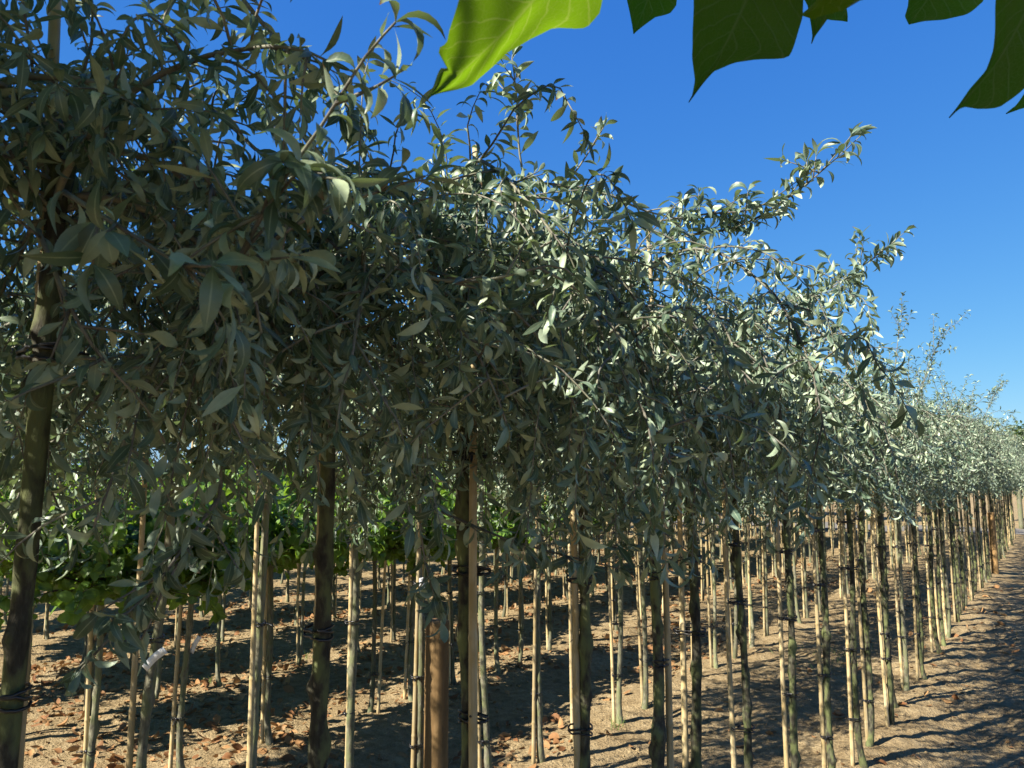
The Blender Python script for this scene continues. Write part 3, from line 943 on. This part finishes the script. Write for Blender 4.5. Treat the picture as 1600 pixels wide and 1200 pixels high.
# dry straw and twigs lying on the soil
B = Buf()
for k in range(420):
    a, b_ = rng.uniform(-5, .5), 2.8 + 9 * rng.random() ** 1.4
    an = rng.uniform(0, 6.28); L_ = rng.uniform(.03, .14)
    pts = []
    for t_ in np.linspace(0, 1, 5):
        x_, y_ = a + math.cos(an + .5 * t_) * L_ * t_, b_ + math.sin(an + .5 * t_) * L_ * t_
        pts.append((x_, y_, gh(x_, y_) + .004))
    B.add(*tube(pts, .0011, 4))
tag(obj('straw_bits', B.mesh('straw_bits', ['bamboo'])), 'dry straw and twig bits lying on the soil', 'straw', kind='stuff')

# ------------------------------------------------------------------ overhanging big-leaved tree; its unseen crown is spread to shade the near trees
TX, TY = -.15, -1.45
root = obj('broad_leaved_tree', None, None, (TX, TY, gh(TX, TY)))
tag(root, 'tree with large lobed green leaves hanging into the top of the photo', 'tree')
base = np.array([TX, TY, gh(TX, TY)])
B = Buf(); z = np.linspace(-.05, 2.5, 30)
B.add(*tube(np.stack([.02 * np.sin(z * 2), .02 * np.cos(z * 3), z], 1), np.interp(z, [0, 2.5], [.032, .022]), 12))
obj('trunk', B.mesh('trunk', ['bark']), root)
rb = np.random.default_rng(9)


def big_leaf(basep, tipp, nrm, stl, str_, wav, seed, bowl=.04, S=40, K=15):
    """stl/str_: [(fraction from tip, half width in m)] on either side of the midrib"""
    r_ = np.random.default_rng(seed)
    A = np.array(basep, float) - np.array(tipp, float); Lg = np.linalg.norm(A); A /= Lg
    Nr = np.array(nrm, float); Nr -= A * Nr.dot(A); Nr /= np.linalg.norm(Nr)
    Sd = np.cross(Nr, A)       # + side
    ph = r_.uniform(0, 6.28, 4)
    V, UV = [], []
    for i_ in range(S):
        u = i_ / (S - 1)
        c = np.array(tipp) + A * Lg * u + Nr * (-bowl * Lg * math.sin(math.pi * u))
        wl_ = np.interp(u, [q[0] for q in stl], [q[1] for q in stl]); wr_ = np.interp(u, [q[0] for q in str_], [q[1] for q in str_])
        for k in range(K):
            v = -1 + 2 * k / (K - 1)
            w_ = (wl_ if v < 0 else wr_)
            off = v * w_
            h = wav * .22 * abs(v) ** 1.5 * (math.sin(u * 14 + ph[0] + v) + .6 * math.sin(u * 27 + ph[1])) * min(1, w_ / .03) + .18 * abs(off) + .0025 * math.sin(off * 160 + u * 30)
            V.append(c + Sd * off + Nr * h)
            UV.append((u, .5 + v * .5))
    i_, j_ = np.meshgrid(np.arange(S - 1), np.arange(K - 1), indexing='ij')
    F = np.stack([i_ * K + j_, (i_ + 1) * K + j_, (i_ + 1) * K + j_ + 1, i_ * K + j_ + 1], -1).reshape(-1, 4)
    return np.array(V), F, np.array(UV)


def px_leaf(tip, bs, dep, dep_b, L_, R_, seed, wav=.004, flip=1, tilt=(.55, 0), lift=.8, S=44, K=17):
    """outline given beside a midrib as the photo shows it, laid on the leaf's own tilted plane (top side up)"""
    r_ = np.random.default_rng(seed)
    ph = r_.uniform(0, 6.28, 4)
    P0 = at(tip[0], tip[1], dep)
    n_ = (Vector((0, 0, 1)) * lift + FWD * tilt[0] + RGT * tilt[1]).normalized()
    A = np.array([bs[0] - tip[0], bs[1] - tip[1]], float); ln = np.linalg.norm(A); A /= ln
    Pp = np.array([-A[1], A[0]])                     # the photo's right of the midrib
    L2 = [(0, .5)] + L_[1:] + [(ln, 1.5)]; R2 = [(0, .5)] + R_[1:] + [(ln, 1.5)]
    V, UV = [], []
    for i_ in range(S):
        u = i_ / (S - 1); sp = u * ln
        wl_ = np.interp(sp, *zip(*L2)); wr_ = np.interp(sp, *zip(*R2))
        for k in range(K):
            v = -1 + 2 * k / (K - 1)
            q_ = np.array(tip) + A * sp + Pp * v * (wl_ if v < 0 else wr_)
            d = FWD + RGT * ((q_[0] - 800) / FPX) + UPV * ((600 - q_[1]) / FPX)
            t_ = (P0 - CAM).dot(n_) / d.dot(n_)
            p = CAM + d * t_
            w_ = (wl_ if v < 0 else wr_) * dep / FPX
            h = wav * .22 * abs(v) ** 1.5 * (math.sin(u * 15 + ph[0] + 2 * v) + .6 * math.sin(u * 31 + ph[1])) * min(1, w_ / .02) + .16 * abs(v) * w_ - .02 * math.sin(math.pi * u) + .0006 * math.sin(v * 7 + u * 17 + ph[2])
            V.append(np.array(p + n_ * h)); UV.append((u, .5 + v * .5))
    i_, j_ = np.meshgrid(np.arange(S - 1), np.arange(K - 1), indexing='ij')
    F = np.stack([i_ * K + j_, i_ * K + j_ + 1, (i_ + 1) * K + j_ + 1, (i_ + 1) * K + j_], -1).reshape(-1, 4)
    V = np.array(V)
    f0 = F[len(F) // 2]
    if np.dot(np.cross(V[f0[1]] - V[f0[0]], V[f0[3]] - V[f0[0]]), np.array(n_)) < 0: F = F[:, ::-1]
    OVER.append(V.reshape(S, K, 3))
    B = Buf(); B.add(V - base, F, 0, np.array(UV))
    obj('leaf', B.mesh('leaf', ['broad_leaf']), root)
    return V[(S - 1) * K + K // 2]


OVER = []
petioles = []
petioles.append(px_leaf((668, 153), (905, -90), .60, .66, [(0, .5), (20, 7), (45, 20), (58, 24), (62, 12), (68, 40), (76, 49), (92, 46), (110, 58), (143, 74), (190, 100), (250, 110), (300, 90)],
                        [(0, .5), (20, 6), (45, 18), (70, 29), (108, 28), (150, 27), (190, 38), (224, 55), (245, 84), (256, 96), (285, 98), (315, 80)], 1))
petioles.append(px_leaf((1076, 160), (1205, -110), .75, .82, [(0, .5), (15, 2), (40, 10), (73, 32), (110, 50), (146, 65), (200, 90), (260, 75)],
                        [(0, .5), (25, 2), (50, 4), (69, 7), (95, 27), (115, 60), (130, 95), (140, 104), (158, 103), (200, 98), (250, 80)], 2))
petioles.append(px_leaf((1483, 184), (1640, -90), .70, .76, [(0, .5), (15, 1.5), (32, 3), (58, 5), (100, 5), (135, 14), (190, 38), (240, 60), (290, 40)],
                        [(0, .5), (15, 1.5), (28, 5), (38, 30), (55, 54), (75, 60), (117, 70), (180, 90), (240, 70), (290, 40)], 3))
petioles.append(px_leaf((990, 53), (1045, -130), 1.05, 1.1, [(0, .5), (12, 6), (35, 18), (70, 38), (120, 55), (160, 40)], [(0, .5), (15, 8), (40, 22), (52, 42), (66, 48), (85, 44), (120, 60), (160, 30)], 4))
petioles.append(px_leaf((1268, 68), (1282, -110), .8, .84, [(0, .5), (15, 2), (40, 9), (70, 18), (120, 50), (160, 30)], [(0, .5), (15, 2), (30, 8), (50, 16), (70, 30), (120, 50), (160, 30)], 5))
petioles.append(px_leaf((1324, 34), (1275, -110), 1.0, 1.05, [(0, .5), (12, 25), (25, 40), (60, 50), (110, 50)], [(0, .5), (12, 3), (30, 5), (60, 30), (110, 50)], 6))
petioles.append(px_leaf((1420, 38), (1480, -110), .95, 1.0, [(0, 1), (10, 12), (30, 18), (60, 30), (110, 60)], [(0, 1), (12, 16), (28, 44), (50, 70), (80, 90), (120, 70)], 7))
petioles.append(px_leaf((1572, 178), (1700, 60), .95, 1.0, [(0, .5), (20, 5), (40, 14), (80, 30), (130, 40)], [(0, .5), (20, 2), (40, 7), (80, 35), (130, 40)], 8))

# branches over the camera, petioles to the hanging leaves, and the rest of the crown
br = []
fork = np.array([TX, TY, 2.35])
ends = [at(1100, -330, 1.05), at(1600, -300, .95), at(760, -360, 1.15), Vector((-2.1, -1.0, 3.1)), Vector((-1.6, -.35, 3.25)), Vector((-.9, -.05, 3.2)),
        Vector((-2.5, -1.7, 3.0)), Vector((-1.2, -2.5, 3.1)), Vector((.7, -2.1, 3.0)), Vector((1.1, -.7, 3.1)), Vector((-1.2, -1.0, 3.5)), Vector((.2, -.3, 3.3)), Vector((-1.9, -.1, 2.9)), Vector((-1.25, -.6, 3.1)), Vector((-.95, -.8, 2.95)), Vector((-1.6, -.45, 3.15)), Vector((-.6, -.7, 3.6))]  # left-hand limbs added to put the near-left crowns in shade
B = Buf()
nodes = []
for e in ends:
    e = np.array(e); midp = (fork + e) / 2 + [0, 0, .16]
    pts = spline([fork, midp, e], .04)
    B.add(*tube(pts - base, np.linspace(.013, .004, len(pts)), 8))
    nodes += [p for p in pts[6:]]
nodes = np.array(nodes)
for p in petioles:
    q_ = nodes[np.argmin(np.linalg.norm(nodes - p, axis=1))]
    B.add(*tube(spline([q_, (p + q_) / 2 + [0, 0, .03], p], .03) - base, .0024, 6))
crown_b = Buf()
SUNLIT = Vector(OVER[0][4:34, 7:17].reshape(-1, 3).mean(0))
SD = np.array(sdir)


def sun_gap(V):
    q_ = V - np.array(SUNLIT); q_ = q_ - np.outer(q_ @ SD, SD)
    return np.linalg.norm(q_, axis=1).min() > .15


prof_l = [(0, .001), (.08, .006), (.2, .03), (.35, .075), (.5, .07), (.6, .10), (.8, .105), (.93, .07), (1, .002)]
made = 0
for k in range(3000):
    if made >= 560: break
    q_ = nodes[rb.integers(0, len(nodes))]
    a = rb.uniform(0, 6.28); el = rb.uniform(-.3, .7)
    d = np.array([math.cos(a) * math.cos(el), math.sin(a) * math.cos(el), math.sin(el)])
    b0 = q_ + d * rb.uniform(.05, .3); Ld = rb.uniform(.2, .3)
    t0 = b0 + unit(d * [1, 1, .3] + [0, 0, -.45]) * Ld
    ok = True                                   # keep these leaves above the photographed ones
    for pt in (b0, t0, (b0 + t0) / 2):
        rel = Vector(pt) - CAM; zc = rel.dot(FWD)
        if zc > .1 and rel.dot(UPV) / zc < .5 + .17 and abs(rel.dot(RGT) / zc) < .95: ok = False
        if zc <= .1 and pt[2] < 2.05: ok = False
        w_ = Vector(pt) - SUNLIT
        pass
    if not ok: continue
    s_ = Ld / .3
    pl = [(f, w * s_ * rb.uniform(.9, 1.1)) for f, w in prof_l]
    V, F, UV = big_leaf(b0, t0, unit(np.array([0, 0, 1.0]) + rb.normal(0, .3, 3)), pl, pl, .006, int(rb.integers(1e6)), .04, 18, 9)
    if not sun_gap(V): continue
    crown_b.add(V - base, F, 0, UV)
    B.add(*tube(np.array([q_, b0]) - base, .0022, 5))
    made += 1
shade_pts = []  # unseen leaves added on the sun side to shade the hanging ones
for li, (cnt, k0, k1) in {1: (34, 0, 16), 2: (34, 0, 16), 3: (8, 0, 16), 4: (10, 0, 16), 6: (12, 0, 16), 7: (5, 0, 8)}.items():
    for rep_ in range(cnt):
        p_ = OVER[li][rb.integers(4, 44), rb.integers(k0, k1 + 1)]
        rel = Vector(p_) - CAM; zc = rel.dot(FWD)
        qx, qy = 800 + FPX * rel.dot(RGT) / zc, 600 - FPX * rel.dot(UPV) / zc
        if li == 1 and abs(qx - 1165) < 55 and abs(qy - 60) < 50: continue
        shade_pts.append(p_ + np.array(sdir) * rb.uniform(.14, .5))
shade0 = [OVER[0][i_, 0] + unit(OVER[0][i_, 0] - OVER[0][i_, 16]) * .05 + np.array(sdir) * f_ for i_, f_ in ((14, .2), (27, .3))]
for c_ in shade_pts:
    w_ = Vector(c_) - SUNLIT
    d = unit(np.array([rb.normal(), rb.normal(), -.3])); Ld = .16
    b0 = c_ - d * Ld * .55; t0 = c_ + d * Ld * .45
    pl = [(f, w * .6) for f, w in prof_l]
    hid = True
    for pt in (b0, t0):
        rel = Vector(pt) - CAM; zc = rel.dot(FWD)
        if zc > .05 and rel.dot(UPV) / zc < .515: hid = False
    if not hid: continue
    V, F, UV = big_leaf(b0, t0, unit(np.array(sdir) + rb.normal(0, .15, 3)), pl, pl, .006, int(rb.integers(1e6)), .04, 14, 7)
    if not sun_gap(V) and not any(c_ is q_ for q_ in shade0[:1]): continue
    crown_b.add(V - base, F, 0, UV)
    q_ = nodes[np.argmin(np.linalg.norm(nodes - b0, axis=1))]
    B.add(*tube(np.array([q_, b0]) - base, .0022, 5))
obj('branches', B.mesh('branches', ['brown_twig']), root)
obj('crown', crown_b.mesh('crown', ['broad_leaf']), root)

# ------------------------------------------------------------------ trees beyond the rows
rng = np.random.default_rng(21)


def far_tree_mesh(seed, h, w):
    r_ = np.random.default_rng(seed)
    B = Buf()
    B.add(*tube([(0, 0, -.1), (.05, 0, h * .3), (0, .1, h * .8)], [.16, .12, .04], 8))
    T = B.mesh('trunk', ['dark_bark'])
    cl = 60
    cen = []
    while len(cen) < cl:
        p = r_.uniform(-1, 1, 3)
        if p.dot(p) < 1 and p.dot(p) > .25: cen.append(p)
    cen = np.array(cen) * [w / 2, w / 2, h * .4] + [0, 0, h * .58]
    L_ = Buf()
    P = []; 
    for c in cen:
        k = 110
        P.append(c + r_.normal(0, 1, (k, 3)) * [.16 * w * .55, .16 * w * .55, .13 * w * .5])
    P = np.concatenate(P); k = len(P)
    V, F = leaves(P, r_.normal(0, 1, (k, 3)), r_.normal(0, .6, (k, 3)) + [0, 0, .8], r_.uniform(.13, .24, k), r_.uniform(.05, .09, k), r_.uniform(0, 1, k), r_.normal(0, .5, k), r_.uniform(0, .5, k), PROF_ROUND, 4)
    L_.add(V, F)
    tl = Buf()
    for c in cen[::3]:
        tl.add(*tube([(0, .03, h * .35), c * .5 + np.array([0, 0, h * .25]), c], [.05, .035, .01], 5))
    return T, L_.mesh('crown', ['far_leaf']), tl.mesh('limbs', ['dark_bark'])


FT = [far_tree_mesh(301, 5.2, 3.6), far_tree_mesh(302, 4.6, 4.0), far_tree_mesh(303, 6.0, 3.8)]
spots = [(-.9 + k * -4.2 + rng.normal(0, .5), 34 + rng.uniform(-1.5, 2.5)) for k in range(10)] + [(3.3, 34), (-44, 33), (-46, 24), (-45, 15), (-47, 7)]
for k, (x_, y_) in enumerate(spots):
    T, C_, Lm = FT[k % 3]
    s_ = rng.uniform(.72, .9) if k != 0 else .72
    o = obj('leafy_tree', None, None, (x_, y_, 0), (0, 0, rng.uniform(0, 6.28)), (s_, s_, s_))
    tag(o, 'dark green bushy tree behind the far right end of the rows' if k == 0 else 'dark green bushy tree beyond the far end of the rows', 'tree', None if k == 0 else 'dark trees beyond the rows')
    obj('trunk', T, o); c_ = obj('crown', C_, o); obj('limbs', Lm, c_)
